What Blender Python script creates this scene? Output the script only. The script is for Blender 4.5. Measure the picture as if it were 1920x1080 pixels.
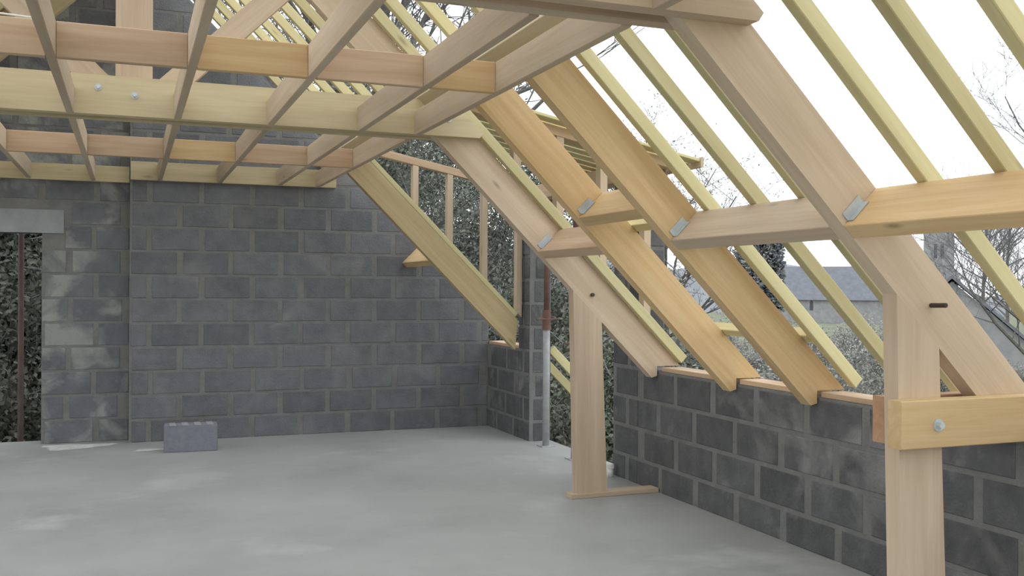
import bpy, bmesh, math, random
from mathutils import Vector, Matrix
random.seed(7)
for o in list(bpy.data.objects): bpy.data.objects.remove(o)
S = bpy.context.scene
COL = S.collection

# ------------------------------------------------------------------ camera
FPX = 1845.0                                   # focal length in pixels of the 1920x1080 frame
YAW, PITCH, ROLL = math.radians(21.24), math.radians(-.03), math.radians(.306)
EYE = Vector((0, 0, 1.36))
fwd = Vector((math.sin(YAW)*math.cos(PITCH), math.cos(YAW)*math.cos(PITCH), math.sin(PITCH)))
_r = Vector((math.cos(YAW), -math.sin(YAW), 0)); _u = _r.cross(fwd)
rgt = math.cos(ROLL)*_r + math.sin(ROLL)*_u
upv = -math.sin(ROLL)*_r + math.cos(ROLL)*_u
cd = bpy.data.cameras.new('camera'); cam = bpy.data.objects.new('camera', cd); COL.objects.link(cam)
cd.sensor_width = 36; cd.lens = FPX/1920*36; cd.clip_start = .05; cd.clip_end = 3000
cam.matrix_world = Matrix(((rgt.x, upv.x, -fwd.x, EYE.x), (rgt.y, upv.y, -fwd.y, EYE.y), (rgt.z, upv.z, -fwd.z, EYE.z), (0, 0, 0, 1)))
S.camera = cam

# ------------------------------------------------------------------ light: an even, bright overcast sky
w = bpy.data.worlds.new('overcast_sky'); S.world = w; w.use_nodes = True
bg = w.node_tree.nodes['Background']; bg.inputs[0].default_value = (.93, .97, 1, 1); bg.inputs[1].default_value = 1.85
S.view_settings.view_transform = 'Standard'; S.view_settings.look = 'None'
S.view_settings.exposure = 0; S.view_settings.gamma = 1; S.view_settings.use_curve_mapping = False

# ------------------------------------------------------------------ materials
def new_mat(name):
    m = bpy.data.materials.new(name); m.use_nodes = True
    nt = m.node_tree; b = nt.nodes['Principled BSDF']
    return m, nt, b
def node(nt, t, **kw):
    n = nt.nodes.new(t)
    for k, v in kw.items():
        if hasattr(n, k): setattr(n, k, v)
        else: n.inputs[k].default_value = v
    return n
def ramp(nt, stops):
    n = nt.nodes.new('ShaderNodeValToRGB'); e = n.color_ramp.elements
    while len(e) < len(stops): e.new(.5)
    for i, (p, c) in enumerate(stops): e[i].position = p; e[i].color = (*c, 1) if len(c) == 3 else c
    return n
def mixc(nt, a, b, fac, mode='MIX'):
    n = nt.nodes.new('ShaderNodeMix'); n.data_type = 'RGBA'; n.blend_type = mode
    for sock, v in ((n.inputs[6], a), (n.inputs[7], b), (n.inputs[0], fac)):
        if hasattr(v, 'is_output') : nt.links.new(v, sock)
        else: sock.default_value = v if not isinstance(v, tuple) else (*v, 1)
    return n.outputs[2]
def wood(name, light, dark, rough=.72, var=.16):
    m, nt, b = new_mat(name); L = nt.links.new
    tc = node(nt, 'ShaderNodeTexCoord'); oi = node(nt, 'ShaderNodeObjectInfo')
    off = node(nt, 'ShaderNodeVectorMath', operation='ADD'); L(tc.outputs['Object'], off.inputs[0])
    sc = node(nt, 'ShaderNodeVectorMath', operation='SCALE'); sc.inputs[0].default_value = (13, 7, 3); L(oi.outputs['Random'], sc.inputs['Scale']); L(sc.outputs[0], off.inputs[1])
    mp = node(nt, 'ShaderNodeMapping'); mp.inputs['Scale'].default_value = (.9, 16, 16); L(off.outputs[0], mp.inputs[0])
    n1 = node(nt, 'ShaderNodeTexNoise', Scale=1.6, Detail=5.0, Roughness=.6, Distortion=.6); L(mp.outputs[0], n1.inputs[0])
    r1 = ramp(nt, [(.3, dark), (.68, light)]); L(n1.outputs[0], r1.inputs[0])
    # broad streaks of tone along the board
    mp2 = node(nt, 'ShaderNodeMapping'); mp2.inputs['Scale'].default_value = (.5, 3.5, 3.5); L(off.outputs[0], mp2.inputs[0])
    n2 = node(nt, 'ShaderNodeTexNoise', Scale=1.3, Detail=2.0); L(mp2.outputs[0], n2.inputs[0])
    r2 = ramp(nt, [(.3, (.8, .74, .68)), (.7, (1.08, 1.06, 1.02))]); L(n2.outputs[0], r2.inputs[0])
    c = mixc(nt, r1.outputs[0], r2.outputs[0], .8, 'MULTIPLY')
    # knots
    mp3 = node(nt, 'ShaderNodeMapping'); mp3.inputs['Scale'].default_value = (1.5, 5.2, 5.2); L(off.outputs[0], mp3.inputs[0])
    v = node(nt, 'ShaderNodeTexVoronoi', Scale=1.0); L(mp3.outputs[0], v.inputs['Vector'])
    r3 = ramp(nt, [(.02, (.8, .8, .8)), (.085, (0, 0, 0))]); L(v.outputs['Distance'], r3.inputs[0])
    c = mixc(nt, c, tuple(x*.5 for x in dark), r3.outputs[0])
    mv = node(nt, 'ShaderNodeMapRange'); mv.inputs[3].default_value = 1-var; mv.inputs[4].default_value = 1+var*.6; L(oi.outputs['Random'], mv.inputs[0])
    hs = node(nt, 'ShaderNodeHueSaturation'); L(mv.outputs[0], hs.inputs['Value']); L(c, hs.inputs['Color'])
    L(hs.outputs[0], b.inputs['Base Color']); b.inputs['Roughness'].default_value = rough
    bp = node(nt, 'ShaderNodeBump', Strength=.12, Distance=.01); L(n1.outputs[0], bp.inputs['Height']); L(bp.outputs[0], b.inputs['Normal'])
    return m
def mottled(name, stops, scale=4.0, rough=.9, bump=.2, detail=8.0, coord='Object', var=0.0, smear=None, dist=.01):
    m, nt, b = new_mat(name); L = nt.links.new
    tc = node(nt, 'ShaderNodeTexCoord'); g = node(nt, 'ShaderNodeNewGeometry')
    src = tc.outputs['Object'] if coord == 'Object' else g.outputs['Position']
    n1 = node(nt, 'ShaderNodeTexNoise', Scale=scale, Detail=detail, Roughness=.62); L(src, n1.inputs[0])
    r1 = ramp(nt, stops); L(n1.outputs[0], r1.inputs[0]); c = r1.outputs[0]
    if smear:
        col, sc, lo, hi = smear
        n2 = node(nt, 'ShaderNodeTexNoise', Scale=sc, Detail=4.0, Roughness=.55, Distortion=.4); L(g.outputs['Position'], n2.inputs[0])
        r2 = ramp(nt, [(lo, (0, 0, 0)), (hi, (1, 1, 1))]); L(n2.outputs[0], r2.inputs[0])
        c = mixc(nt, c, col, r2.outputs[0])
    if var:
        oi = node(nt, 'ShaderNodeObjectInfo'); mv = node(nt, 'ShaderNodeMapRange'); mv.inputs[3].default_value = 1-var; mv.inputs[4].default_value = 1+var; L(oi.outputs['Random'], mv.inputs[0])
        hs = node(nt, 'ShaderNodeHueSaturation'); L(mv.outputs[0], hs.inputs['Value']); L(c, hs.inputs['Color']); c = hs.outputs[0]
    L(c, b.inputs['Base Color']); b.inputs['Roughness'].default_value = rough
    if bump:
        nb = node(nt, 'ShaderNodeTexNoise', Scale=scale*9, Detail=4.0); L(src, nb.inputs[0])
        bp = node(nt, 'ShaderNodeBump', Strength=bump, Distance=dist); L(nb.outputs[0], bp.inputs['Height']); L(bp.outputs[0], b.inputs['Normal'])
    return m
def plain(name, col, rough=.6, metal=0.0):
    return_m, nt, b = new_mat(name)
    n1 = node(nt, 'ShaderNodeTexNoise', Scale=14.0, Detail=4.0); r1 = ramp(nt, [(.3, tuple(x*.82 for x in col)), (.7, tuple(min(1, x*1.1) for x in col))])
    tc = node(nt, 'ShaderNodeTexCoord'); nt.links.new(tc.outputs['Object'], n1.inputs[0]); nt.links.new(n1.outputs[0], r1.inputs[0])
    nt.links.new(r1.outputs[0], b.inputs['Base Color']); b.inputs['Roughness'].default_value = rough; b.inputs['Metallic'].default_value = metal
    return return_m
W_YEL = wood('treated_yellow_pine', (.70, .645, .38), (.62, .55, .29))
W_ORA = wood('orange_pine', (.70, .53, .30), (.61, .42, .21))
W_BEI = wood('beige_douglas', (.62, .51, .39), (.53, .42, .30))
W_PIN = wood('pinkish_douglas', (.64, .49, .35), (.54, .38, .25))
W_TIE = wood('greenish_pine', (.62, .54, .36), (.53, .45, .28))
W_OLI = wood('olive_brown_pine', (.47, .38, .22), (.40, .31, .17))
W_RED = wood('reddish_douglas', (.46, .29, .18), (.38, .22, .12))
M_MORT = mottled('grey_mortar', [(.3, (.165, .165, .162)), (.7, (.225, .224, .22))], 9, bump=.5, coord='World')
M_BLOCK = mottled('dark_concrete_block', [(.28, (.12, .124, .136)), (.72, (.175, .18, .193))], 7, bump=.6, var=.12, coord='World', smear=((.215, .217, .22), 2.3, .54, .74))
M_JAMB = mottled('mortar_smeared_block', [(.28, (.12, .125, .14)), (.72, (.18, .185, .20))], 7, bump=.6, var=.1, coord='World', smear=((.30, .31, .30), 3.2, .47, .62))
M_KNEE = mottled('darker_concrete_block', [(.28, (.075, .077, .082)), (.72, (.135, .136, .14))], 7, bump=.6, var=.16, coord='World', smear=((.23, .23, .23), 2.6, .56, .72))  # darker grey blocks for the knee walls and dormer jambs
M_LOOSE = mottled('pale_concrete_block', [(.3, (.19, .20, .24)), (.7, (.25, .26, .30))], 20, bump=.5)
M_FLOOR = mottled('concrete_slab', [(.3, (.27, .28, .275)), (.7, (.37, .38, .375))], .9, rough=.62, bump=.08, coord='World', smear=((.46, .47, .46), 1.1, .58, .78), dist=.004)
M_LINT = mottled('concrete_lintel', [(.3, (.27, .29, .3)), (.7, (.36, .38, .39))], 6, bump=.3)
M_SPILL = mottled('dried_cement', [(.3, (.45, .47, .46)), (.7, (.6, .62, .6))], 12, bump=.3)
M_STEEL = plain('galvanised_steel', (.55, .60, .62), .55, .4)
M_PROP = plain('weathered_prop_steel', (.42, .43, .44), .6, .2)
M_RUST = plain('rusty_red_steel', (.2, .11, .09), .8, .1)
M_POLE = plain('dull_brown_steel', (.13, .09, .08), .9)
M_DARK = plain('dark_iron', (.08, .06, .06), .6, .4)
M_WHITE = plain('white_plastic', (.8, .8, .78), .5)
M_BARK = mottled('grey_bark', [(.3, (.10, .095, .09)), (.7, (.2, .19, .175))], 9, bump=.4)
M_TWIG = plain('bare_twigs', (.19, .18, .185), .9)
M_PALE = plain('haze_paled_twigs', (.33, .33, .33), .9)  # twig colour made paler to paint in the outdoor mist
M_IVY = mottled('ivy_leaf', [(.3, (.10, .115, .09)), (.7, (.18, .195, .15))], 3, rough=.9, bump=0, coord='World')
M_BRUSH = mottled('haze_paled_brush_leaf', [(.3, (.30, .30, .28)), (.7, (.46, .45, .40))], 1.2, rough=.9, bump=0, coord='World')  # leaf colour lightened and greyed, standing in for distant haze
M_YEW = mottled('yew_foliage', [(.3, (.12, .135, .14)), (.7, (.18, .2, .2))], 3, rough=.8, bump=0, coord='World')
M_STONE = mottled('pale_limestone', [(.3, (.24, .24, .25)), (.7, (.36, .36, .36))], 1.1, bump=.3)
M_SLATE = mottled('blue_grey_slate', [(.3, (.15, .16, .185)), (.7, (.21, .22, .245))], .9, bump=.2)
M_HOLE = plain('dark_opening', (.09, .09, .11), .9)
M_GROUND = mottled('winter_grass', [(.3, (.1, .12, .07)), (.7, (.2, .21, .13))], .35, bump=.4, coord='World')
M_HILL = mottled('haze_grey_wooded_hill', [(.3, (.2, .21, .23)), (.7, (.3, .31, .33))], .08, bump=0, coord='World')  # blue-grey of far haze painted into the hill colour
M_RENDER = mottled('white_render', [(.3, (.6, .6, .58)), (.7, (.7, .7, .68))], 2, bump=.1)

# ------------------------------------------------------------------ object helpers
def link(name, me, mat, parent=None, world=None):
    o = bpy.data.objects.new(name, me); COL.objects.link(o)
    if mat and not me.materials: me.materials.append(mat)
    M = world if world is not None else Matrix.Identity(4)
    if parent is not None:
        o.parent = parent
        o.matrix_basis = WORLD[parent.name].inverted() @ M
    else: o.matrix_basis = M
    WORLD[o.name] = M
    return o
WORLD = {}
def tag(o, label=None, cat=None, group=None, kind=None):
    if label: o['label'] = label
    if cat: o['category'] = cat
    if group: o['group'] = group
    if kind: o['kind'] = kind
    return o
def empty(name, loc, label=None, cat=None, group=None, rz=0):
    o = bpy.data.objects.new(name, None); COL.objects.link(o)
    M = Matrix.Translation(loc) @ Matrix.Rotation(rz, 4, 'Z'); o.matrix_basis = M; WORLD[o.name] = M; o.empty_display_size = .1
    return tag(o, label, cat, group)
def mesh_from(verts, faces, smooth=False):
    me = bpy.data.meshes.new('mesh'); me.from_pydata([tuple(v) for v in verts], [], faces)
    bm = bmesh.new(); bm.from_mesh(me); bmesh.ops.recalc_face_normals(bm, faces=bm.faces); bm.to_mesh(me); bm.free()
    if smooth:
        for p in me.polygons: p.use_smooth = True
    return me
def frame(a, d, n):
    """matrix with local x along d, local z along n (made perpendicular), origin a"""
    x = Vector(d).normalized(); z = Vector(n); z = (z - z.dot(x)*x).normalized(); y = z.cross(x)
    return Matrix(((x.x, y.x, z.x, a[0]), (x.y, y.y, z.y, a[1]), (x.z, y.z, z.z, a[2]), (0, 0, 0, 1)))
def timber(name, a, b, wd, dp, n, mat, parent=None, ch=.003):
    """square-sawn timber from a to b (a, b on the centre of the section), width wd, depth dp along n, arrises eased"""
    a = Vector(a); b = Vector(b); ln = (b-a).length; M = frame(a, b-a, n)
    y, z = wd/2, dp/2; c = min(ch, y*.4, z*.4)
    sec = [(y-c, -z), (y, -z+c), (y, z-c), (y-c, z), (-y+c, z), (-y, z-c), (-y, -z+c), (-y+c, -z)]
    vs = [(0, p, q) for p, q in sec] + [(ln, p, q) for p, q in sec]
    fs = [tuple(range(8)), tuple(range(8, 16))] + [(i, (i+1) % 8, 8+(i+1) % 8, 8+i) for i in range(8)]
    return link(name, mesh_from(vs, fs), mat, parent, M)
def plank(name, poly, y0, y1, mat, parent=None, d=(1, 0, 0)):
    """outline in the x-z plane extruded from y0 to y1; d is the direction of the grain"""
    M = frame((poly[0][0], y0, poly[0][1]), d, (0, 1, 0)); I = M.inverted(); n = len(poly)
    vs = [I @ Vector((x, y0, z)) for x, z in poly] + [I @ Vector((x, y1, z)) for x, z in poly]
    fs = [tuple(range(n)), tuple(range(n, 2*n))] + [(i, (i+1) % n, n+(i+1) % n, n+i) for i in range(n)]
    return link(name, mesh_from(vs, fs), mat, parent, M)
def add_box(V, Fc, x0, x1, y0, y1, z0, z1):
    k = len(V); V += [(x, y, z) for x in (x0, x1) for y in (y0, y1) for z in (z0, z1)]
    Fc += [tuple(k+i for i in f) for f in ((0, 1, 3, 2), (4, 6, 7, 5), (0, 4, 5, 1), (2, 3, 7, 6), (0, 2, 6, 4), (1, 5, 7, 3))]
def box(name, x0, x1, y0, y1, z0, z1, mat, parent=None):
    c = Vector(((x0+x1)/2, (y0+y1)/2, z0)); V = []; Fc = []
    add_box(V, Fc, x0-c.x, x1-c.x, y0-c.y, y1-c.y, 0, z1-z0)
    return link(name, mesh_from(V, Fc), mat, parent, Matrix.Translation(c))
def tube_data(V, Fc, pts, rads, k=8):
    pts = [Vector(p) for p in pts]; s = len(V)
    for i, p in enumerate(pts):
        t = (pts[min(i+1, len(pts)-1)] - pts[max(i-1, 0)]).normalized()
        ax = Vector((0, 0, 1)) if abs(t.z) < .9 else Vector((1, 0, 0)); u = t.cross(ax).normalized(); v = t.cross(u)
        for j in range(k):
            an = 2*math.pi*j/k; V.append(p + rads[i]*(math.cos(an)*u + math.sin(an)*v))
    for i in range(len(pts)-1):
        for j in range(k):
            Fc.append((s+i*k+j, s+i*k+(j+1) % k, s+(i+1)*k+(j+1) % k, s+(i+1)*k+j))
    Fc.append(tuple(s+j for j in range(k))); Fc.append(tuple(s+(len(pts)-1)*k+j for j in range(k)))
def tube(name, pts, rads, mat, parent=None, k=10, smooth=False):
    o = Vector(pts[0]); V = []; Fc = []; tube_data(V, Fc, [Vector(p)-o for p in pts], rads, k)
    return link(name, mesh_from(V, Fc, smooth), mat, parent, Matrix.Translation(o))
def clip(poly, a, b, c):
    """part of an x-z polygon with a*x + b*z <= c"""
    out = []
    for i in range(len(poly)):
        p, q = poly[i], poly[(i+1) % len(poly)]; fp, fq = a*p[0]+b*p[1]-c, a*q[0]+b*q[1]-c
        if fp <= 0: out.append(p)
        if (fp < 0 < fq) or (fq < 0 < fp):
            t = fp/(fp-fq); out.append((p[0]+t*(q[0]-p[0]), p[1]+t*(q[1]-p[1])))
    return out
def ray(px, py, dist):
    """point seen at a pixel, at a horizontal distance taken from what stands there"""
    d = rgt*((px-960)/FPX) - upv*((py-540)/FPX) + fwd
    return EYE + d*(dist/math.hypot(d.x, d.y))

# ------------------------------------------------------------------ ground, slab, hills
def structure(o): o['kind'] = 'structure'; return o
V = []; Fc = []
N = 24
for i in range(N+1):
    for j in range(N+1):
        x = -150+i*450/N; y = -60+j*360/N; V.append((x, y, -3.2 + .5*math.sin(x*.05)*math.sin(y*.04) - .012*max(0, math.hypot(x, y)-40)))
for i in range(N):
    for j in range(N): a = i*(N+1)+j; Fc.append((a, a+1, a+N+2, a+N+1))
structure(link('ground', mesh_from(V, Fc, True), M_GROUND))
structure(box('floor', -3.46, 3.5, -3.0, 9.5, -3.3, 0, M_FLOOR))
V = []; Fc = []
for i in range(61):
    az = math.radians(-20+i*2); R0 = 420
    h = 14+9*math.sin(i*.33)+5*math.sin(i*.9+1)+1.5*math.sin(i*2.7)
    for r, z in ((R0, -25), (R0+20, h*.8), (R0+70, h), (R0+160, -25)): V.append((r*math.sin(az), r*math.cos(az), z-6))
for i in range(60):
    for j in range(3): a = i*4+j; Fc.append((a, a+1, a+5, a+4))
structure(link('hills', mesh_from(V, Fc, True), M_HILL))

# ------------------------------------------------------------------ block walls
CR = .2096                                     # one course with its bed joint
XM = .018                                      # ridge line
def poly_wall(name, polys, y0, y1, mat):
    V = []; Fc = []
    for p in polys:
        n = len(p); k = len(V); V += [(x, y0, z) for x, z in p] + [(x, y1, z) for x, z in p]
        Fc += [tuple(range(k, k+n)), tuple(range(k+n, k+2*n))] + [(k+i, k+(i+1) % n, k+n+(i+1) % n, k+n+i) for i in range(n)]
    return structure(link(name, mesh_from(V, Fc), mat))
BCACHE = {}
def block(parent, poly, to_world, mat, proud, name='concrete_block'):
    """one block face: an outline in wall coordinates (s along the wall, z up), slightly proud of the mortar, edges chamfered"""
    cx = sum(p[0] for p in poly)/len(poly); cz = sum(p[1] for p in poly)/len(poly)
    key = (tuple((round(p[0]-cx, 3), round(p[1]-cz, 3)) for p in poly), mat.name, to_world.__name__)
    if key not in BCACHE:
        n = len(poly); V = []; Fc = []
        for k, (f, dpt) in enumerate(((1, .02), (1, -.002), (.975, -.006))):
            for p in poly: V.append(Vector(to_world((p[0]-cx)*f, dpt, (p[1]-cz)*(f if f == 1 else .95))) - Vector(to_world(0, 0, 0)))
        for k in range(2):
            for i in range(n): Fc.append((k*n+i, k*n+(i+1) % n, (k+1)*n+(i+1) % n, (k+1)*n+i))
        Fc += [tuple(range(n)), tuple(range(2*n, 3*n))]
        BCACHE[key] = mesh_from(V, Fc)
    return link(name, BCACHE[key], mat, parent, Matrix.Translation(Vector(to_world(cx, proud, cz))))
def rows(parent, s0, s1, z0, z1, zoff, start, to_world, mat, seed, clips=(), holes=(), bl=.392, jt=.044, bed=.021):
    rnd = random.Random(seed); k0 = int(math.floor((z0-zoff)/CR))
    k = k0
    while zoff+k*CR < z1-.03:
        za = max(z0, zoff+k*CR+bed/2); zb = min(z1, zoff+(k+1)*CR-bed/2)
        s = start[k % 2] - (bl+jt)*12 + rnd.choice((-.02, 0, 0, .015))
        while s < s1:
            a, b = max(s0, s+jt/2), min(s1, s+bl+jt/2); s += bl+jt
            if b-a < .05 or zb-za < .04: continue
            j = rnd.choice((0, .01, .02)); a += j*.5
            P = [(a, za), (b, za), (b, zb), (a, zb)]
            for c in clips:
                P = clip(P, *c)
                if len(P) < 3: break
            if len(P) < 3: continue
            xs = [p[0] for p in P]; zs = [p[1] for p in P]
            if max(xs)-min(xs) < .05 or max(zs)-min(zs) < .04: continue
            if any(not (b <= h[0] or a >= h[1] or zb <= h[2] or za >= h[3]) for h in holes):
                for h in holes:                # trim a block against an opening
                    if not (b <= h[0] or a >= h[1] or zb <= h[2] or za >= h[3]):
                        if a < h[1] < b and b-h[1] > .05: P = [(h[1]+.004, za), (b, za), (b, zb), (h[1]+.004, zb)]
                        elif a < h[0] < b and h[0]-a > .05: P = [(a, za), (h[0]-.004, za), (h[0]-.004, zb), (a, zb)]
                        else: P = None
                        break
                if P is None: continue
            block(parent, P, to_world, mat, rnd.choice((0, .001, .002, -.001)))
        k += 1
CT = 4.37                                      # slope of the gable wall head: x + z = CT
YB, YR = 9.13, 9.30
def w_back(s, d, z): return (s, YB+d, z)
def w_rec(s, d, z): return (s, YR+d, z)
def w_right(s, d, z): return (3.30+d, s, z)
main_poly = [(0, 0), (3.30, 0), (3.30, CT-3.30), (XM, CT-XM), (0, CT-XM)]
wall_back = poly_wall('wall_back', [main_poly], YB, YB+.2, M_MORT)
rows(wall_back, .012, 3.29, 0, 4.4, -.015, (.175-.019, .427-.019-.436), w_back, M_BLOCK, 3, clips=[(1, 1, CT-.02)])
DX0, DX1, DZ = -1.62, -.70, 1.805              # door opening in the recessed part
lim = CT-2*XM
rec = [[(-3.26, 0), (DX0, 0), (DX0, DZ), (-3.26, 1.1)], [(DX1, 0), (0, 0), (0, DZ), (DX1, DZ)], [(-3.26, 1.1), (DX0, DZ), (0, DZ), (0, lim), (-3.26, lim-3.26)]]
wall_rec = poly_wall('wall_back_left', rec, YR, YR+.2, M_MORT)
rows(wall_rec, -1.9, -.006, 0, 4.3, -.01, (-.27, -.49), w_rec, M_JAMB, 5, clips=[(-1, 1, lim-.02)], holes=[(DX0, DX1, -.1, DZ), (-1.85, -.52, DZ-.01, 2.012)])
box('lintel', -1.85, -.53, YR-.008, YR+.1, DZ, 2.005, M_LINT, wall_rec)['label'] = 'pale cast concrete lintel over the doorway'
KZ = .805                                      # head of the knee wall
V = []; Fc = []
PF0, PF1, PN0, PN1 = 8.05, 8.30, 6.05, 6.43    # dormer jambs
add_box(V, Fc, 3.30, 3.50, PF1, YB, 0, KZ)
add_box(V, Fc, 3.30, 3.50, PF0, PF1, 0, 2.10)
add_box(V, Fc, 3.30, 3.50, PN0, PN1, 0, 2.105)
add_box(V, Fc, 3.30, 3.50, -3.0, PN0, 0, KZ)
wall_right = structure(link('wall_right', mesh_from(V, Fc), M_MORT))
st = (.02, .235)
for s0, s1, z1, sd in ((PF1, YB-.008, KZ, 11), (PF0+.006, PF1, 2.09, 12), (PN0+.006, PN1-.006, 2.09, 13), (1.2, PN0, KZ-.004, 14)):
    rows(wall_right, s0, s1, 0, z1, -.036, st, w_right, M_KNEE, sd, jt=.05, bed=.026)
# faces of the two jambs that look along the wall (towards the camera and into the opening)
def w_end1(s, d, z): return (s, PF0+d, z)
def w_end2(s, d, z): return (s, PN0+d, z)
for f, sd in ((w_end1, 21), (w_end2, 22)):
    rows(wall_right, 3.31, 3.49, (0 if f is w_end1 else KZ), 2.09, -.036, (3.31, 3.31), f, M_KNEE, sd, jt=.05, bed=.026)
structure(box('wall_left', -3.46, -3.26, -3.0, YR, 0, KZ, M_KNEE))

# ------------------------------------------------------------------ trusses
CB, CTP = 4.01, 4.30                           # under and upper face of the principal rafters: x + z
TH = .075
ZT0, ZT1 = 2.275, 2.485                        # tie beam
def mir(poly): return [(2*XM-x, z) for x, z in poly]
def bolt(x, y, z, parent, r=.016, mat=None, out=.018):
    V = []; Fc = []
    tube_data(V, Fc, [(0, 0, 0), (0, -.004, 0)], [r*1.7, r*1.7], 12)
    tube_data(V, Fc, [(0, -.004, 0), (0, -out, 0)], [r, r*.95], 6)
    return link('bolt', mesh_from(V, Fc), mat or M_STEEL, parent, Matrix.Translation((x, y, z)))
def rafter_poly(x0):
    q = .145 if x0 > 1 else 0                  # square cut where it meets the upper purlin
    return [(x0, CB-x0), (3.245, CB-3.245), (3.285, CB-3.245+.01), (3.285, .84), (CTP-.84, .84), (x0+q, CTP-x0-q)]
def truss(Y, label, mats, blochet=False, detail=True):
    mr, mt, mp = mats
    t = empty('roof_truss', (XM, Y, 0), label, 'roof truss', 'roof trusses')
    full = [(XM+.095, CB-XM-.095)] + rafter_poly(XM+.095)[1:-1] + [(XM+.095, CTP-XM-.095)]
    plank('rafter', full, Y, Y+TH, mr, t, (1, 0, -1))
    plank('rafter', mir(full), Y, Y+TH, mr, t, (-1, 0, -1))
    timber('king_post', (XM, Y+TH/2, ZT0+.01), (XM, Y+TH/2, CTP-XM+.02), TH, .19, (1, 0, 0), mp, t)
    sp = clip(clip([(XM+.095, XM+.095+2.35), (XM+.095, XM+.095+2.167), (1.2, 1.2+2.167), (1.2, 1.2+2.35)], 1, 1, CB), -1, 0, -(XM+.095))
    plank('strut', sp, Y, Y+TH, W_BEI, t, (1, 0, 1)); plank('strut', mir(sp), Y, Y+TH, W_BEI, t, (-1, 0, 1))
    for y in (Y-.07, Y+TH):                    # the tie is a pair clasping the rafters
        a, b = (2.0 if y < Y else 1.93), None
        p = [(2*XM-2.0, ZT0), (2.0, ZT0), (2.02, ZT0+.03), (CTP-ZT1+.02, ZT1), (2*XM-CTP+ZT1-.02, ZT1), (2*XM-2.02, ZT0+.03)]
        plank('tie_beam', p, y, y+.07, mt, t)
    top, bot = (2.667, 2.872), (2.702, 2.918)
    pp = [(bot[0], .03), (bot[1], .03), (top[1], CB-top[1]), (top[0], CB-top[0])]
    plank('post', pp, Y, Y+TH, mp, t, (0, 0, 1)); plank('post', mir(pp), Y, Y+TH, mp, t, (0, 0, 1))
    for x, z in ((-.161+.0, 2.418), (.02, 2.387), (1.80, 2.378)): bolt(x, Y-.07, z, t, .011)
    if blochet:
        for y, x0, m in ((Y-.07, 2.627, W_ORA), (Y+TH, 2.685, W_RED)):
            timber('clasp_beam', (x0, y+.035, .862), (3.292, y+.035, .862), .07, .178, (0, 0, 1), m, t)
        bolt(2.80, Y-.07, .858, t, .014, out=.022)
        tube('iron_pin', [(2.83, Y+.02, 1.30), (2.83, Y-.075, 1.302)], [.009, .009], M_DARK, t, 8)
    else: tube('iron_pin', [(2.80, Y+.02, 1.315), (2.80, Y-.02, 1.315)], [.012, .012], M_DARK, t, 8)
    return t
Y0, Y1, Y2 = .03, 5.77, 2.90
T1 = truss(Y1, 'roof truss with king post standing beside the dormer opening', (W_BEI, W_TIE, W_BEI))
T2 = truss(Y2, 'roof truss with paired clasp beams bolted across its post', (W_BEI, W_BEI, W_BEI), True)
T0 = truss(Y0, 'roof truss standing over the photographer', (W_BEI, W_BEI, W_BEI))
for y, lb in ((Y1, 'thin wooden sole board under the post beside the dormer'), (Y2, 'thin wooden sole board under the post with bolted clasp beams')):
    tag(timber('sole_board', (2.655, y+.035, .015), (3.29, y+.035, .015), .11, .03, (0, 0, 1), W_BEI), lb, 'board')

# ------------------------------------------------------------------ deep rafters between the trusses
XU = 1.66                                      # they hang on the upper purlin
def deep(y, label, mat, poly=None):
    return tag(plank('deep_rafter', poly or rafter_poly(XU), y, y+TH, mat, None, (1, 0, -1)), label, 'rafter', 'deep rafters')
R2 = deep(4.85, 'deep orange rafter on the dormer side of the roof window opening', W_ORA)
R3 = deep(4.13, 'deep rafter where the long purlin meets the roof window opening', W_ORA)
R0p = [(XU, CB-XU), (3.205, CB-3.205), (3.225, CTP-3.225-.03), (3.225, CTP-3.225), (XU+.145, CTP-XU-.145)]
R0 = deep(8.16, 'deep brownish rafter carrying the dormer studs, beside the block gable wall', W_OLI, R0p)

RL = [(XM+.03, CB-XM-.03), (3.2, CB-3.2), (3.225, CTP-3.225), (XM+.03, CTP-XM-.03)]
tag(plank('deep_rafter', mir(RL), 8.3, 8.3+TH, W_TIE, None, (-1, 0, -1)), 'deep greenish rafter of the opposite slope, above the doorway', 'rafter', 'deep rafters')

# purlins: set square to the slope, x/z is the lower uphill arris
SL = Vector((1, 0, -1)).normalized(); NM = Vector((1, 0, 1)).normalized()
def purlin(name, xa, ya, yb, label, mat, wd=.065, dp=.205, c=CB, hang=None, group='purlins'):
    o0 = Vector((xa, 0, c-xa)); ctr = o0 + SL*wd/2 + NM*dp/2
    o = timber(name, ctr+Vector((0, ya, 0)), ctr+Vector((0, yb, 0)), dp, wd, SL, mat)
    tag(o, label, 'beam', group)
    for yy, sgn in (hang or ()):
        # folded sheet-metal hanger: one wing flat on the rafter, one on the uphill face of the purlin
        p = o0 - SL*.002 + Vector((0, yy, 0)); V = []; Fc = []
        I = WORLD[o.name].inverted()
        def quadbox(a, u, v, n, t=.003):
            k = len(V)
            for q in (a, a+u, a+u+v, a+v): V.append(q); V.append(q+n*t)
            Fc.extend([(k, k+2, k+4, k+6), (k+1, k+3, k+5, k+7), (k, k+2, k+3, k+1), (k+2, k+4, k+5, k+3), (k+4, k+6, k+7, k+5), (k+6, k, k+1, k+7)])
        yv = Vector((0, 1, 0))*sgn
        quadbox(p + NM*.025, -SL*.035, NM*.10, yv)
        quadbox(p + NM*.025, yv*.03, NM*.10, -SL)
        link('hanger', mesh_from(V, Fc), M_STEEL, o, Matrix.Identity(4))
    return o
E1 = .0015
XL = 2.42
purlin('purlin', XL, 4.925+E1, Y1-E1, 'short pinkish purlin between the dormer-side rafter and the orange rafter', W_PIN, hang=[(Y1-.002, -1)])
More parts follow.
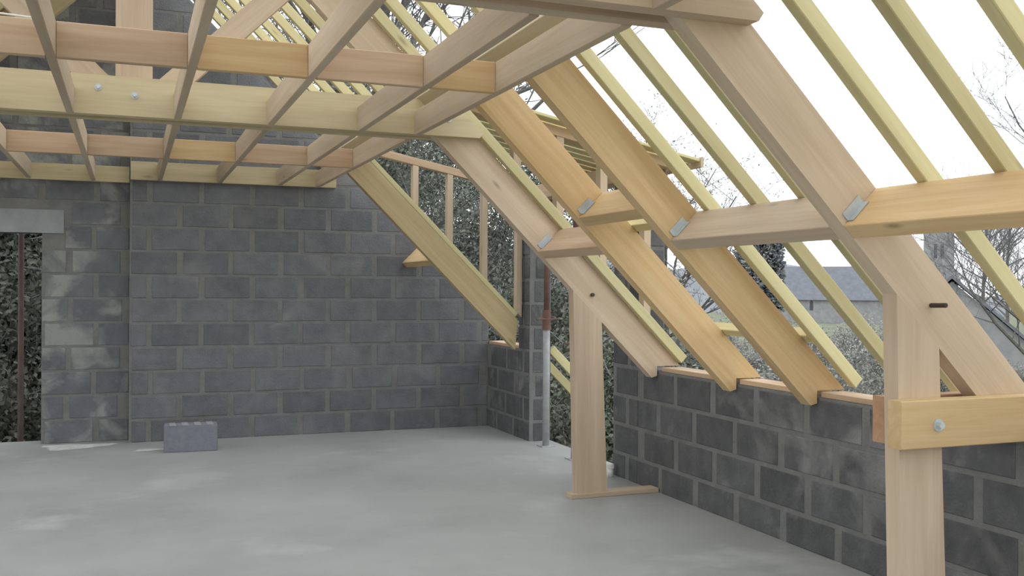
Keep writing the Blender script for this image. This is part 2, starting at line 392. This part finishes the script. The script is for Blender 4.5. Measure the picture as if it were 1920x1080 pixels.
purlin('trimmer_beam', 2.27, 4.205+E1, 4.85-E1, 'orange trimmer beam heading the roof window opening', W_ORA, hang=[(4.85-.002, -1)])
purlin('purlin', XL, Y2+TH+E1, 4.13-E1, 'pale purlin ending at the truss with clasp beams, beside the roof window opening', W_BEI, hang=[(4.13-.002, -1), (Y2+TH+.002, 1)])
purlin('purlin', XL, Y0+TH+E1, Y2-E1, 'long orange purlin in front of the truss with clasp beams', W_ORA, hang=[(Y2-.002, -1)])
purlin('purlin', XL, 8.16+TH+E1, YB-.008, 'purlin stub built into the dark gable wall', W_ORA)
XP = 1.604
for a, b, lb in ((Y0+TH, Y2, 'upper purlin overhead in the bay nearest the open end'), (Y2+TH, Y1, 'upper purlin above the ceiling joists between the two visible trusses'), (Y1+TH, YB-.008, 'upper purlin running to the gable wall above the dormer')):
    purlin('upper_purlin', XP, a+E1, b-E1, lb, W_TIE, group='upper purlins', dp=.14, c=4.10)

# ------------------------------------------------------------------ common rafters, both slopes
CW, CDP = .05, .062
def common(y, x0, x1, label, left=False, mat=None, group=None):
    """common rafter, front face at y, from x0 (uphill) to x1 (downhill) on top of the purlins"""
    n = NM if not left else Vector((-1, 0, 1)).normalized()
    def pt(x):
        p = Vector((x, y+CW/2, CTP-x)) + NM*(CDP/2+.001)
        if left: p.x = 2*XM-p.x
        return p
    o = timber('common_rafter', pt(x0), pt(x1), CW, CDP, n, mat or W_YEL)
    return tag(o, label, 'rafter', group or 'common rafters')
GRP1 = 'yellow common rafters on the open slope'
for y, lb in ((1.67, 'fourth yellow common rafter on the open-end side of the clasp-beam truss'), (2.00, 'third yellow common rafter on the open-end side of the clasp-beam truss'),
              (2.32, 'second yellow common rafter on the open-end side of the clasp-beam truss'), (2.65, 'first yellow common rafter on the open-end side of the clasp-beam truss'),
              (3.31, 'first yellow common rafter on the dormer side of the clasp-beam truss'), (3.645, 'middle yellow common rafter between the clasp-beam truss and the roof window'),
              (4.025, 'yellow common rafter tight beside the deep rafter at the roof window')):
    common(y, XM+.03, 3.44, lb, group=GRP1)
common(5.04, XM+.03, 3.44, 'thin yellow common rafter lying above the deep orange rafter')
common(5.72, XM+.03, 3.44, 'thin yellow common rafter lying along the truss beside the dormer')
common(3.03, XM+.03, 2.0, 'short common rafter ending above the truss tie with clasp-beam post')
for y in (4.40, 4.56): common(y, XM+.03, 2.58, 'common rafter cut short above the roof window opening', group='common rafters cut at the roof window')
common(4.56, 3.25, 3.44, 'short common rafter tail below the roof window opening')
common(5.42, XM+.03, 1.85, 'common rafter stopping short above the bay with the pinkish purlin')
for y in (6.02, 6.36, 6.69, 7.03, 7.36, 7.71, 8.04, 8.39, 8.75):
    od = ('first', 'second', 'third', 'fourth', 'fifth', 'sixth', 'seventh', 'eighth', 'ninth')[round((y-6.02)/.341)]
    common(y, XM+.03, 1.86, od+' common rafter over the dormer, counted from the truss beside it', group='common rafters above the dormer')
for y in [4.24+.345*i for i in range(14)]:
    common(y, XM+.03, 3.40, 'yellow common rafter on the opposite slope behind the king posts', left=True, group='common rafters of the opposite slope')
# trimmers of the roof window, on the common rafter level
def cross(name, xa, ya, yb, label, mat=W_YEL, wd=.05, dp=.058):
    return purlin(name, xa, ya, yb, label, mat, wd, dp, CTP+.003, group='roof window trimmers')
cross('trimmer', 2.595, 4.09, 5.03, 'thin yellow trimmer at the head of the roof window opening')
cross('trimmer', 3.18, 4.09, 5.03, 'thin yellow trimmer at the foot of the roof window opening')
RB = empty('roof_boarding', (-.8, 8.4, 3.4), 'greenish roof boarding on the opposite slope above the doorway', 'roof boarding')
for i in range(7):
    x = .25+i*.2; c = Vector((2*XM-x, 0, CTP-x)) + Vector((-1, 0, 1)).normalized()*(CDP+.015)
    timber('board', c+Vector((0, 7.3, 0)), c+Vector((0, 9.45, 0)), .262, .024, Vector((-1, 0, 1)), W_TIE, RB)
structure(timber('ridge_board', (XM, -.2, CTP-XM+.12), (XM, YB, CTP-XM+.12), .05, .2, (0, 0, 1), W_BEI))

# ------------------------------------------------------------------ wall plates
def plate(y0, y1, label):
    tag(timber('wall_plate', (3.375, y0, KZ+.0155), (3.375, y1, KZ+.0155), .15, .029, (0, 0, 1), W_PIN), label, 'wall plate', 'wall plates')
plate(4.94, 5.735, 'flat wall plate between the dormer-side truss and the deep orange rafter')
plate(4.22, 4.835, 'flat wall plate below the roof window opening')
plate(3.06, 4.115, 'flat wall plate next to the post with clasp beams')
plate(.2, 2.82, 'flat wall plate behind the bolted clasp beams')
plate(8.31, 9.1, 'flat wall plate on the low wall against the gable')

# ------------------------------------------------------------------ ceiling joists and noggings
JX = (1.605, 1.258, .738, .240, -.297, -.80, -1.30)
JW, JZ0, JZ1 = .038, 2.268, 2.412
BAYS = ((Y0+TH+.07, Y2-.07, 'nearest the open end', (1.5,)), (Y2+TH+.07, Y1-.07, 'between the two king-post trusses', (4.33,)), (Y1+TH+.07, YB-.045, 'beside the gable wall', (7.47,)))
ORD = ('first', 'second', 'third', 'fourth', 'fifth', 'sixth', 'seventh')
for bi, (a, b, where, nogs) in enumerate(BAYS):
    for x in JX:
        bb = b + (.17 if (bi == 2 and x < 0) else 0)
        od = ORD[JX.index(x)]
        tag(timber('ceiling_joist', (x, a+E1, (JZ0+JZ1)/2), (x, bb-E1, (JZ0+JZ1)/2), JW, JZ1-JZ0, (0, 0, 1), W_BEI), od+' ceiling joist from the open slope, in the bay '+where, 'joist', 'ceiling joists '+where)
    if bi == 0: continue
    for ny in nogs:
        for qi, (x0, x1) in enumerate(zip(JX[1:], JX[:-1])):
            tag(timber('nogging', (x0+JW/2+E1, ny, (JZ0+JZ1)/2), (x1-JW/2-E1, ny, (JZ0+JZ1)/2), .038, JZ1-JZ0, (0, 0, 1), random.choice((W_PIN, W_ORA, W_PIN))), ORD[qi]+' nogging from the open slope, in the bay '+where, 'nogging', 'noggings '+where)
tag(timber('ledger_board', (.004, YB-.028, 2.352), (1.78, YB-.028, 2.352), .038, .16, (0, 0, 1), W_TIE), 'ledger board carrying the joists on the main gable wall', 'ledger board', 'ledger boards')
tag(timber('ledger_board', (-1.9, YR-.028, 2.33), (-.004, YR-.028, 2.33), .038, .14, (0, 0, 1), W_TIE), 'ledger board on the recessed wall above the doorway', 'ledger board', 'ledger boards')
pts = [(-.75, 4.33, 2.418), (-.56, 4.335, 2.43), (-.45, 4.33, 2.425), (-.36, 4.32, 2.418), (-.318, 4.3, 2.417)]
tag(tube('cable', pts, [.004]*5, M_WHITE, None, 6), 'thin white cable lying on a nogging', 'cable')

# ------------------------------------------------------------------ dormer
D = empty('dormer_frame', (3.0, 7.0, .81), 'timber dormer frame of studs, sloping rails and boarded roof', 'dormer')
def rz(x): return 2.505-.2*(x-2.1)             # upper face of the sloping rails
RX = Vector((1, 0, -.2)).normalized(); RN = Vector((.2, 0, 1)).normalized()
timber('bottom_plate', Vector((1.86, 8.2, CTP-1.86))+NM*.021, Vector((3.2, 8.2, CTP-3.2))+NM*.021, .085, .04, NM, W_YEL, D)
for y, xs in ((8.20, (2.283, 2.594, 2.915, 3.243)), (5.87, (2.30, 2.60, 2.915, 3.243))):
    for x in xs:
        z0 = CTP-x+.0 + (.062 if y > 7 else .02); z1 = rz(x)-.068
        if z1 > z0: plank('stud', [(x-.025, z0+.025), (x+.025, z0-.025), (x+.025, z1-.005), (x-.025, z1+.005)], y-.035, y+.035, W_BEI, D, (0, 0, 1))
    timber('rail', Vector((1.86, y, rz(1.86)-.033)), Vector((3.52, y, rz(3.52)-.033)), .07, .063, RN, W_PIN, D)
timber('header', (3.30, 5.915, 2.17), (3.30, 8.155, 2.17), .16, .12, (0, 0, 1), W_PIN, D)
yb = 5.70
while yb < 7.35:
    timber('roof_board', Vector((1.90, yb+.07, rz(1.90)+.012)), Vector((3.57, yb+.07, rz(3.57)+.012)), .118, .02, RN, W_YEL, D); yb += .15
timber('fascia', (3.583, 5.70, rz(3.58)-.0), (3.583, 7.35, rz(3.58)-.0), .022, .07, (0, 0, 1), W_BEI, D)

# ------------------------------------------------------------------ steel props, loose block, small things
def prop(x, y, zmid, top, label):
    p = empty('steel_prop', (x, y, 0), label, 'prop', 'steel props')
    box('base_plate', x-.06, x+.06, y-.06, y+.06, 0, .008, M_PROP, p)
    tube('outer_tube', [(x, y, .008), (x, y, zmid)], [.030, .030], M_PROP, p, 14, True)
    tube('collar', [(x, y, zmid-.12), (x, y, zmid), (x, y, zmid+.05)], [.037, .037, .037], M_RUST, p, 14)
    tube('inner_tube', [(x, y, zmid+.04), (x, y, top-.008)], [.024, .024], M_RUST, p, 14, True)
    tube('pin_handle', [(x-.1, y-.03, zmid-.03), (x+.1, y-.03, zmid-.03)], [.008, .008], M_RUST, p, 8)
    box('head_plate', x-.06, x+.06, y-.06, y+.06, top-.008, top, M_RUST, p)
prop(3.335, 7.76, 1.12, 2.108, 'grey and rusty steel prop standing by the far block jamb')
prop(3.30, 7.10, .95, 2.108, 'grey and rusty steel prop hidden behind the wooden post')
# loose hollow block on the floor
V = []; Fc = []
bm = bmesh.new(); bmesh.ops.create_cube(bm, size=1)
bmesh.ops.scale(bm, vec=(.42, .2, .215), verts=bm.verts); bmesh.ops.translate(bm, vec=(0, 0, .1075), verts=bm.verts)
bmesh.ops.bevel(bm, geom=bm.edges[:], offset=.005, segments=2, affect='EDGES')
me = bpy.data.meshes.new('mesh'); bm.to_mesh(me); bm.free()
lb = link('loose_block', me, M_LOOSE, None, Matrix.Translation((.480, 8.565, 0)) @ Matrix.Rotation(math.radians(-3), 4, 'Z'))
tag(lb, 'single loose concrete block standing on the floor before the gable wall', 'concrete block')
for i in range(4):
    box('web_ridge', .31+i*.098, .36+i*.098, 8.47, 8.66, .2155, .2185, M_LINT, lb)
def spill(cx, cy, rx, ry, label, seed):
    rnd = random.Random(seed); n = 26; V = [(0, 0, .012)]; Fc = []
    rr = [1+.22*math.sin(3*a+seed)+.12*rnd.uniform(-1, 1) for a in [2*math.pi*i/n for i in range(n)]]
    for k, h in ((.55, .010), (1, .0015)):
        for i in range(n): a = 2*math.pi*i/n; V.append((rx*k*rr[i]*math.cos(a), ry*k*rr[i]*math.sin(a), h*rnd.uniform(.7, 1.1)))
    for i in range(n): j = (i+1) % n; Fc += [(0, 1+i, 1+j), (1+i, 1+n+i, 1+n+j, 1+j)]
    tag(link('cement_spill', mesh_from(V, Fc, True), M_SPILL, None, Matrix.Translation((cx, cy, 0))), label, 'cement spill', 'cement spills')
spill(-.42, 9.06, .27, .15, 'pale dried cement patch beside the doorway', 1)
spill(.16, 8.66, .13, .05, 'thin pale cement smear beside the loose block', 2)
px = empty('pipe_stub', (3.245, 6.36, 0), 'small white plastic pipe stub on the floor at the jamb', 'pipe')
tube('pipe', [(3.245, 6.36, 0), (3.245, 6.36, .07)], [.02, .02], M_WHITE, px, 12, True)
tube('cap', [(3.245, 6.36, .06), (3.245, 6.36, .085), (3.245, 6.36, .095)], [.026, .026, .018], M_WHITE, px, 12)

# ------------------------------------------------------------------ outdoors: buildings
def local_box(parent, name, M, x0, x1, y0, y1, z0, z1, mat):
    V = []; Fc = []; add_box(V, Fc, x0, x1, y0, y1, z0, z1); return link(name, mesh_from(V, Fc), mat, parent, M)
def local_prism(parent, name, M, poly, y0, y1, mat):
    n = len(poly); V = [(x, y0, z) for x, z in poly] + [(x, y1, z) for x, z in poly]
    Fc = [tuple(range(n)), tuple(range(n, 2*n))] + [(i, (i+1) % n, n+(i+1) % n, n+i) for i in range(n)]
    return link(name, mesh_from(V, Fc), mat, parent, M)
def facing(px, dist):
    p = ray(px, 535, dist); az = math.atan2(p.x, p.y)
    return Vector((p.x, p.y, 0)), -az
# church: tower with twin belfry openings, long slate nave
cp, cr = facing(1760, 195)
ch = empty('church', (cp.x, cp.y, -9), 'grey stone church with square belfry tower and long slate nave', 'church', None, cr)
Mc = WORLD[ch.name]; zo = 9
def cz(py): return EYE.z + (535-py)/FPX*180 + zo   # height over the church's foot for a pixel row, 180 m deep
sx = 180/FPX*1.05
TW = 25*sx
local_box(ch, 'tower', Mc, -TW, TW, 0, 2*TW, 0, cz(385), M_STONE)
local_prism(ch, 'tower_roof', Mc, [(-TW-.3, cz(385)), (TW+.3, cz(385)), (0, cz(362))], -.3, 2*TW+.3, M_SLATE)
for x in (-.55, .55):
    local_box(ch, 'belfry_opening', Mc, x-.27, x+.27, -.06, .4, cz(476), cz(450), M_HOLE)
local_box(ch, 'string_course', Mc, -TW-.15, TW+.15, -.15, 2*TW+.15, cz(490), cz(487), M_STONE)
nx0, nx1 = -(1760-1436)*sx, -TW
nroof = local_prism(ch, 'nave_wall', Mc, [(nx0+.4, 0), (nx1, 0), (nx1, cz(552)), (nx0+.4, cz(552))], -2, 9, M_STONE)
V = [(nx0, -2.6, cz(556)), (nx1, -2.6, cz(556)), (nx1, 3.5, cz(490)), (nx0, 3.5, cz(490)), (nx0, 9.6, cz(556)), (nx1, 9.6, cz(556))]
link('nave_roof', mesh_from(V, [(0, 1, 2, 3), (3, 2, 5, 4), (0, 3, 4), (1, 5, 2), (0, 4, 5, 1)]), M_SLATE, ch, Mc)
for wx in (1605, 1545, 1490):
    x = -(1760-wx)*sx
    local_prism(ch, 'nave_window', Mc, [(x-.3, cz(576)), (x+.3, cz(576)), (x+.3, cz(560)), (x, cz(556.5)), (x-.3, cz(560))], -2.05, -1.8, M_HOLE)
# stone house gable to the right of the church
hp, hr = facing(1785, 62)
hs = empty('stone_house', (hp.x, hp.y, -5), 'stone house gable with mossy pitched roof below the church tower', 'house', None, hr)
Mh = WORLD[hs.name]; u = 62*math.cos(math.radians(23))/FPX*1.09
def hz(py): return EYE.z + (535-py)/FPX*57 + 5
rw = (1925-1785)*u; ez = hz(655)
local_prism(hs, 'gable_wall', Mh, [(-rw, 0), (rw, 0), (rw, ez), (0, hz(519)), (-rw, ez)], 0, 9, M_STONE)
for sg in (-1, 1):
    V = [(0, -.3, hz(514)), (sg*(rw+.35), -.3, ez-.3), (sg*(rw+.35), 9.3, ez-.3), (0, 9.3, hz(514))]
    V += [(x, y, z+.22) for x, y, z in V]
    link('roof_slope', mesh_from(V, [(0, 1, 2, 3), (4, 5, 6, 7), (0, 1, 5, 4), (1, 2, 6, 5), (2, 3, 7, 6), (3, 0, 4, 7)]), M_SLATE, hs, Mh)
local_box(hs, 'window', Mh, .5, 1.1, -.05, .3, hz(610), hz(585), M_HOLE)
local_box(hs, 'chimney', Mh, -.35, .35, 4, 5, hz(530), hz(500), M_STONE)
# pale house seen through the dormer studs
hp, hr = facing(918, 34)
hb = empty('pale_house', (hp.x, hp.y, -4), 'pale rendered house with dark roof verge seen through the dormer studs', 'house', None, hr)
Mb = WORLD[hb.name]; u = 34/FPX
def bz(py): return EYE.z + (533-py)/FPX*34 + 4
local_prism(hb, 'gable_wall', Mb, [(-2.2, 0), (2.2, 0), (2.2, bz(545)), (0, bz(432)), (-2.2, bz(545))], 0, 7, M_RENDER)
for sg in (-1, 1):
    V = [(0, -.25, bz(428)), (sg*2.6, -.25, bz(428)-2.6*.95), (sg*2.6, 7.2, bz(428)-2.6*.95), (0, 7.2, bz(428))]
    V += [(x, y, z+.16) for x, y, z in V]
    link('roof_slope', mesh_from(V, [(0, 1, 2, 3), (4, 5, 6, 7), (0, 1, 5, 4), (1, 2, 6, 5), (2, 3, 7, 6), (3, 0, 4, 7)]), M_SLATE, hb, Mb)
local_box(hb, 'window', Mb, .6, 1.2, -.04, .3, bz(600), bz(560), M_HOLE)

# ------------------------------------------------------------------ outdoors: trees and shrubs
def grow(seed, h, r, spread, levels, n_child, up=.35, lean=0, bare_from=.3, twig_r=.006):
    """bare branching skeleton: returns (trunk, branches, twigs) as (verts, faces) and the tip points"""
    rnd = random.Random(seed); T = ([], []); B = ([], []); G = ([], []); tips = []
    def br(p, d, ln, rad, lev):
        pts = [p]; n = 4 if lev < 2 else 3; q = p.copy(); dd = d.copy()
        for i in range(n):
            dd = (dd + Vector((rnd.uniform(-1, 1), rnd.uniform(-1, 1), rnd.uniform(-1, 1)))*(.10 if lev == 0 else .24) + Vector((0, 0, up*.2))).normalized()
            q = q + dd*ln/n; pts.append(q)
        end = max(rad*(.5 if lev == 0 else .35), twig_r*.6); rads = [rad+(end-rad)*i/n for i in range(n+1)]
        tgt = T if lev == 0 else (B if lev == 1 else G)
        tube_data(tgt[0], tgt[1], pts, rads, 8 if lev == 0 else (5 if lev == 1 else 3))
        tips.extend(pts[1:]) if lev > 0 else None
        if lev >= levels: return
        for c in range(n_child[lev]):
            t = bare_from + (1-bare_from)*(c+rnd.random()*.8)/n_child[lev] if lev == 0 else .2+.8*(c+rnd.random())/n_child[lev]
            t = min(t, .999); i = int(t*n); f = t*n-i; s = pts[i].lerp(pts[i+1], f)
            side = Vector((rnd.uniform(-1, 1), rnd.uniform(-1, 1), rnd.uniform(-.15, .5))).normalized()
            nd = (dd*.55 + side*spread).normalized()
            rr = (rads[i]+(rads[i+1]-rads[i])*f)
            br(s, nd, ln*rnd.uniform(.38, .62)*(1.05-.35*t if lev == 0 else 1), max(rr*.55, twig_r), lev+1)
    br(Vector((0, 0, 0)), Vector((lean, 0, 1)).normalized(), h, r, 0)
    return T, B, G, tips
def leaves(rnd, pts, size, sp):
    V = []; Fc = []
    for p in pts:
        c = p + Vector((rnd.gauss(0, 1), rnd.gauss(0, 1), rnd.gauss(0, 1)))*sp
        a = Vector((rnd.uniform(-1, 1), rnd.uniform(-1, 1), rnd.uniform(-1, 1))).normalized(); b = a.orthogonal().normalized(); s = size*rnd.uniform(.6, 1.3); k = len(V)
        V += [c-a*s, c+b*s*.6, c+a*s, c-b*s*.6]; Fc.append((k, k+1, k+2, k+3))
    return V, Fc
def raw(V, Fc):
    me = bpy.data.meshes.new('mesh'); me.from_pydata([tuple(v) for v in V], [], Fc); return me
PROT = {}
def tree(kind, loc, rot, scale, label, cat='tree', group=None, name='bare_tree'):
    if kind not in PROT: PROT[kind] = make_kind(kind)
    t = empty(name, loc, label, cat, group)
    for pn, me, mt, stuff in PROT[kind]:
        o = link(pn, me, mt, t, Matrix.Translation(loc) @ Matrix.Rotation(rot, 4, 'Z') @ Matrix.Diagonal((*([scale]*3), 1)))
        if stuff: o['kind'] = 'stuff'
    return t
def make_kind(kind):
    rnd = random.Random(hash(kind) % 1000 if False else sum(map(ord, kind)))
    if kind == 'bare':
        T, B, G, tips = grow(4, 10, .20, .95, 4, (13, 7, 5, 4), twig_r=.011)
        return [('trunk', raw(*T), M_BARK, 0), ('branches', raw(*B), M_BARK, 0), ('twigs', raw(*G), M_TWIG, 1)]
    if kind == 'fine':
        T, B, G, tips = grow(11, 10, .16, .8, 4, (16, 7, 5, 4), up=.5, twig_r=.009)
        return [('trunk', raw(*T), M_BARK, 0), ('branches', raw(*B), M_BARK, 0), ('twigs', raw(*G), M_TWIG, 1)]
    if kind == 'leafy':
        T, B, G, tips = grow(23, 9, .17, .85, 3, (14, 7, 5), twig_r=.010)
        V, Fc = leaves(rnd, [rnd.choice(tips) for _ in range(5200)], .055, .12)
        return [('trunk', raw(*T), M_BARK, 0), ('branches', raw(*B), M_BARK, 0), ('twigs', raw(*G), M_TWIG, 1), ('leaves', raw(V, Fc), M_BRUSH, 1)]
    if kind == 'ivy':
        T, B, G, tips = grow(31, 9, .24, .8, 3, (15, 7, 4), bare_from=.08, twig_r=.010)
        low = [p for p in tips]
        V, Fc = leaves(rnd, [rnd.choice(low) for _ in range(36000)], .05, .24)
        stem = [Vector((0, 0, rnd.uniform(0, 8))) for _ in range(4000)]
        V2, F2 = leaves(rnd, stem, .055, .33); k = len(V); V += V2; Fc += [tuple(i+k for i in f) for f in F2]
        return [('trunk', raw(*T), M_BARK, 0), ('branches', raw(*B), M_BARK, 0), ('twigs', raw(*G), M_TWIG, 1), ('ivy', raw(V, Fc), M_IVY, 1)]
    if kind in ('shrub', 'ivybush'):
        St = ([], []); G = ([], []); tips = []
        for i in range(9):
            a = i*2.4; d = Vector((math.cos(a)*.5, math.sin(a)*.5, 1))
            t_, b_, g_, tp = grow(100+i, 2.2, .03, .9, 3, (7, 5, 3), bare_from=.1, twig_r=.006)
            R_ = Matrix.Rotation(a, 4, 'Z') @ Matrix.Rotation(rnd.uniform(.05, .55), 4, 'Y')
            for (tv, tf), (sv, sf) in ((St, t_), (G, b_), (G, g_)):
                k = len(tv); tv += [R_ @ Vector(v) for v in sv]; tf += [tuple(j+k for j in f) for f in sf]
            tips += [R_ @ p for p in tp]
        if kind == 'shrub': V, Fc = leaves(rnd, [rnd.choice(tips) for _ in range(4500)], .05, .1); m = M_BRUSH
        else: V, Fc = leaves(rnd, [rnd.choice(tips) for _ in range(26000)], .03, .13); m = M_IVY
        return [('stems', raw(*St), M_BARK, 0), ('twigs', raw(*G), M_PALE, 1), ('leaves', raw(V, Fc), m, 1)]
    if kind == 'yew':
        T = ([], []); tube_data(T[0], T[1], [(0, 0, 0), (0, 0, 7.8)], [.2, .03], 8)
        pts = []
        for i in range(14000):
            z = rnd.uniform(.3, 1)**.8*8; rr = min(1.0, (8.2-z)*.45)*(.55+.5*rnd.random()); a = rnd.uniform(0, 6.283)
            pts.append(Vector((rr*math.cos(a), rr*math.sin(a), z)))
        V, Fc = leaves(rnd, pts, .12, .05)
        return [('trunk', raw(*T), M_BARK, 0), ('foliage', raw(V, Fc), M_YEW, 1)]
def ground_z(x, y): return -3.2 + .5*math.sin(x*.05)*math.sin(y*.04) - .012*max(0, math.hypot(x, y)-40)
def at(px, dist):
    p = ray(px, 535, dist); return Vector((p.x, p.y, ground_z(p.x, p.y)))
def kind_h(kind):
    if kind not in PROT: PROT[kind] = make_kind(kind)
    return max(v.co.z for pt in PROT[kind] for v in pt[1].vertices)
def tree_to(kind, px_, top, dist, rot, label, cat, group, name='bare_tree'):
    """tree standing on the ground at that distance, as tall as the pixel row of its top says"""
    b = at(px_, dist); return tree(kind, b, rot, (ray(px_, top, dist).z-b.z)/kind_h(kind), label, cat, group, name)
GW = 'winter trees around the site'
tree_to('ivy', 770, 90, 19, .3, 'ivy-clad dark green tree behind the first dormer studs', 'tree', GW, 'ivy_tree')
tree_to('ivy', 860, 225, 21, 2.1, 'ivy-clad tree beside the pale house', 'tree', GW, 'ivy_tree')
tree_to('ivy', 805, 110, 25, 4.2, 'ivy-clad tree rising behind the middle dormer studs', 'tree', GW, 'ivy_tree')
tree_to('ivy', 735, 120, 27, 5.3, 'ivy-clad tree close behind the gable end', 'tree', GW, 'ivy_tree')
tree_to('fine', 945, 330, 19, 1.0, 'slender bare tree before the pale house', 'tree', GW)
tree_to('bare', 1052, 330, 18, 2.0, 'bare tree seen through the dormer doorway', 'tree', GW)
tree_to('leafy', 1262, 190, 27, .6, 'sparse twiggy tree above the dormer roof', 'tree', GW)
tree('bare', at(760, 30), 4.0, 1.75, 'tall bare tree standing behind the ridge', 'tree', GW)
tree('bare', at(560, 34), 1.2, 1.85, 'tall bare tree behind the common rafters over the gable', 'tree', GW)
tree_to('fine', 1975, 60, 28, 2.6, 'wide bare tree at the right of the stone house', 'tree', GW)
tree('fine', at(1842, 80), 2.5, 1.05, 'bare tree between the belfry tower and the stone house', 'tree', GW)
tree('fine', at(1890, 88), .9, 1.0, 'bare tree behind the stone house roof', 'tree', GW)
tree('yew', at(1424, 46), 0, 1.03, 'dark columnar yew in front of the church nave', 'tree', GW, 'yew_tree')
rnd = random.Random(5)
def shrub_to(px_, top, dist, label, group):
    """winter shrub whose top reaches the pixel row top"""
    b = at(px_, dist); z = ray(px_, top, dist).z
    tree('shrub', b, rnd.uniform(0, 6), (z-b.z)/kind_h('shrub'), label, 'shrub', group, 'winter_shrub')
for i in range(18):
    px_ = 1180+i*30+rnd.uniform(-10, 10); dist = (24, 33, 44)[i % 3]
    shrub_to(px_, (640, 606, 580)[i % 3]+rnd.uniform(-8, 14), dist, 'tangled grey winter shrub in the hedge below the church', 'hedge shrubs below the church')
for i in range(7):
    shrub_to(1730+i*36, 668+rnd.uniform(-10, 12), 40, 'tangled grey winter shrub below the stone house', 'shrubs below the stone house')
for px_, dist, dz, sc_ in ((1020, 12.5, -2.3, 1.0), (1050, 11.8, -2.6, 1.0), (1085, 12.2, -2.4, 1.0), (1120, 11.6, -2.2, 1.0), (1160, 12, -2.4, 1.0), (985, 13.5, -1.2, 1.0)):
    p = ray(px_, 535, dist); tree('ivybush', Vector((p.x, p.y, dz)), px_, sc_, 'dark ivy shrub outside the dormer doorway', 'shrub', 'ivy shrubs outside the dormer', 'ivy_shrub')
for x, y, z, sc_ in ((-1.5, 11.9, -.9, 1.1), (-1.0, 12.6, -.5, 1.2), (-2.0, 12.8, -.4, 1.2), (-.5, 13.2, -.4, 1.2), (-1.3, 11.4, -1.9, 1.0)):
    tree('ivybush', Vector((x, y, z)), x*3, sc_, 'dark ivy shrub on the bank outside the doorway', 'shrub', 'ivy shrubs outside the doorway', 'ivy_shrub')
# bank that the shrubs by the doorway grow on
V = []; Fc = []
for i in range(15):
    for j in range(9):
        x = -7+i*.7; y = 9.75+j*.8; V.append((x, y, -1.9+.28*min(j, 6)+.15*math.sin(i*1.7+j)))
for i in range(14):
    for j in range(8): a = i*9+j; Fc.append((a, a+1, a+10, a+9))
structure(link('bank', mesh_from(V, Fc, True), M_GROUND))
# rusty prop outside the doorway and two stub timbers outside the dormer
tag(tube('scaffold_pole', [(-.90, 9.75, -1.95), (-.90, 9.75, 2.6)], [.024, .024], M_POLE, None, 12, True), 'rusty scaffold pole standing outside the doorway', 'pole')
for y, lb in ((8.12, 'yellow rafter tail projecting outside the far dormer jamb'), (8.62, 'yellow rafter tail projecting outside the low wall by the gable')):
    tag(timber('rafter_tail', Vector((3.51, y, CTP-3.51))+NM*.03, Vector((3.98, y, CTP-3.98))+NM*.03, CW, .075, NM, W_YEL), lb, 'rafter', 'rafter tails')
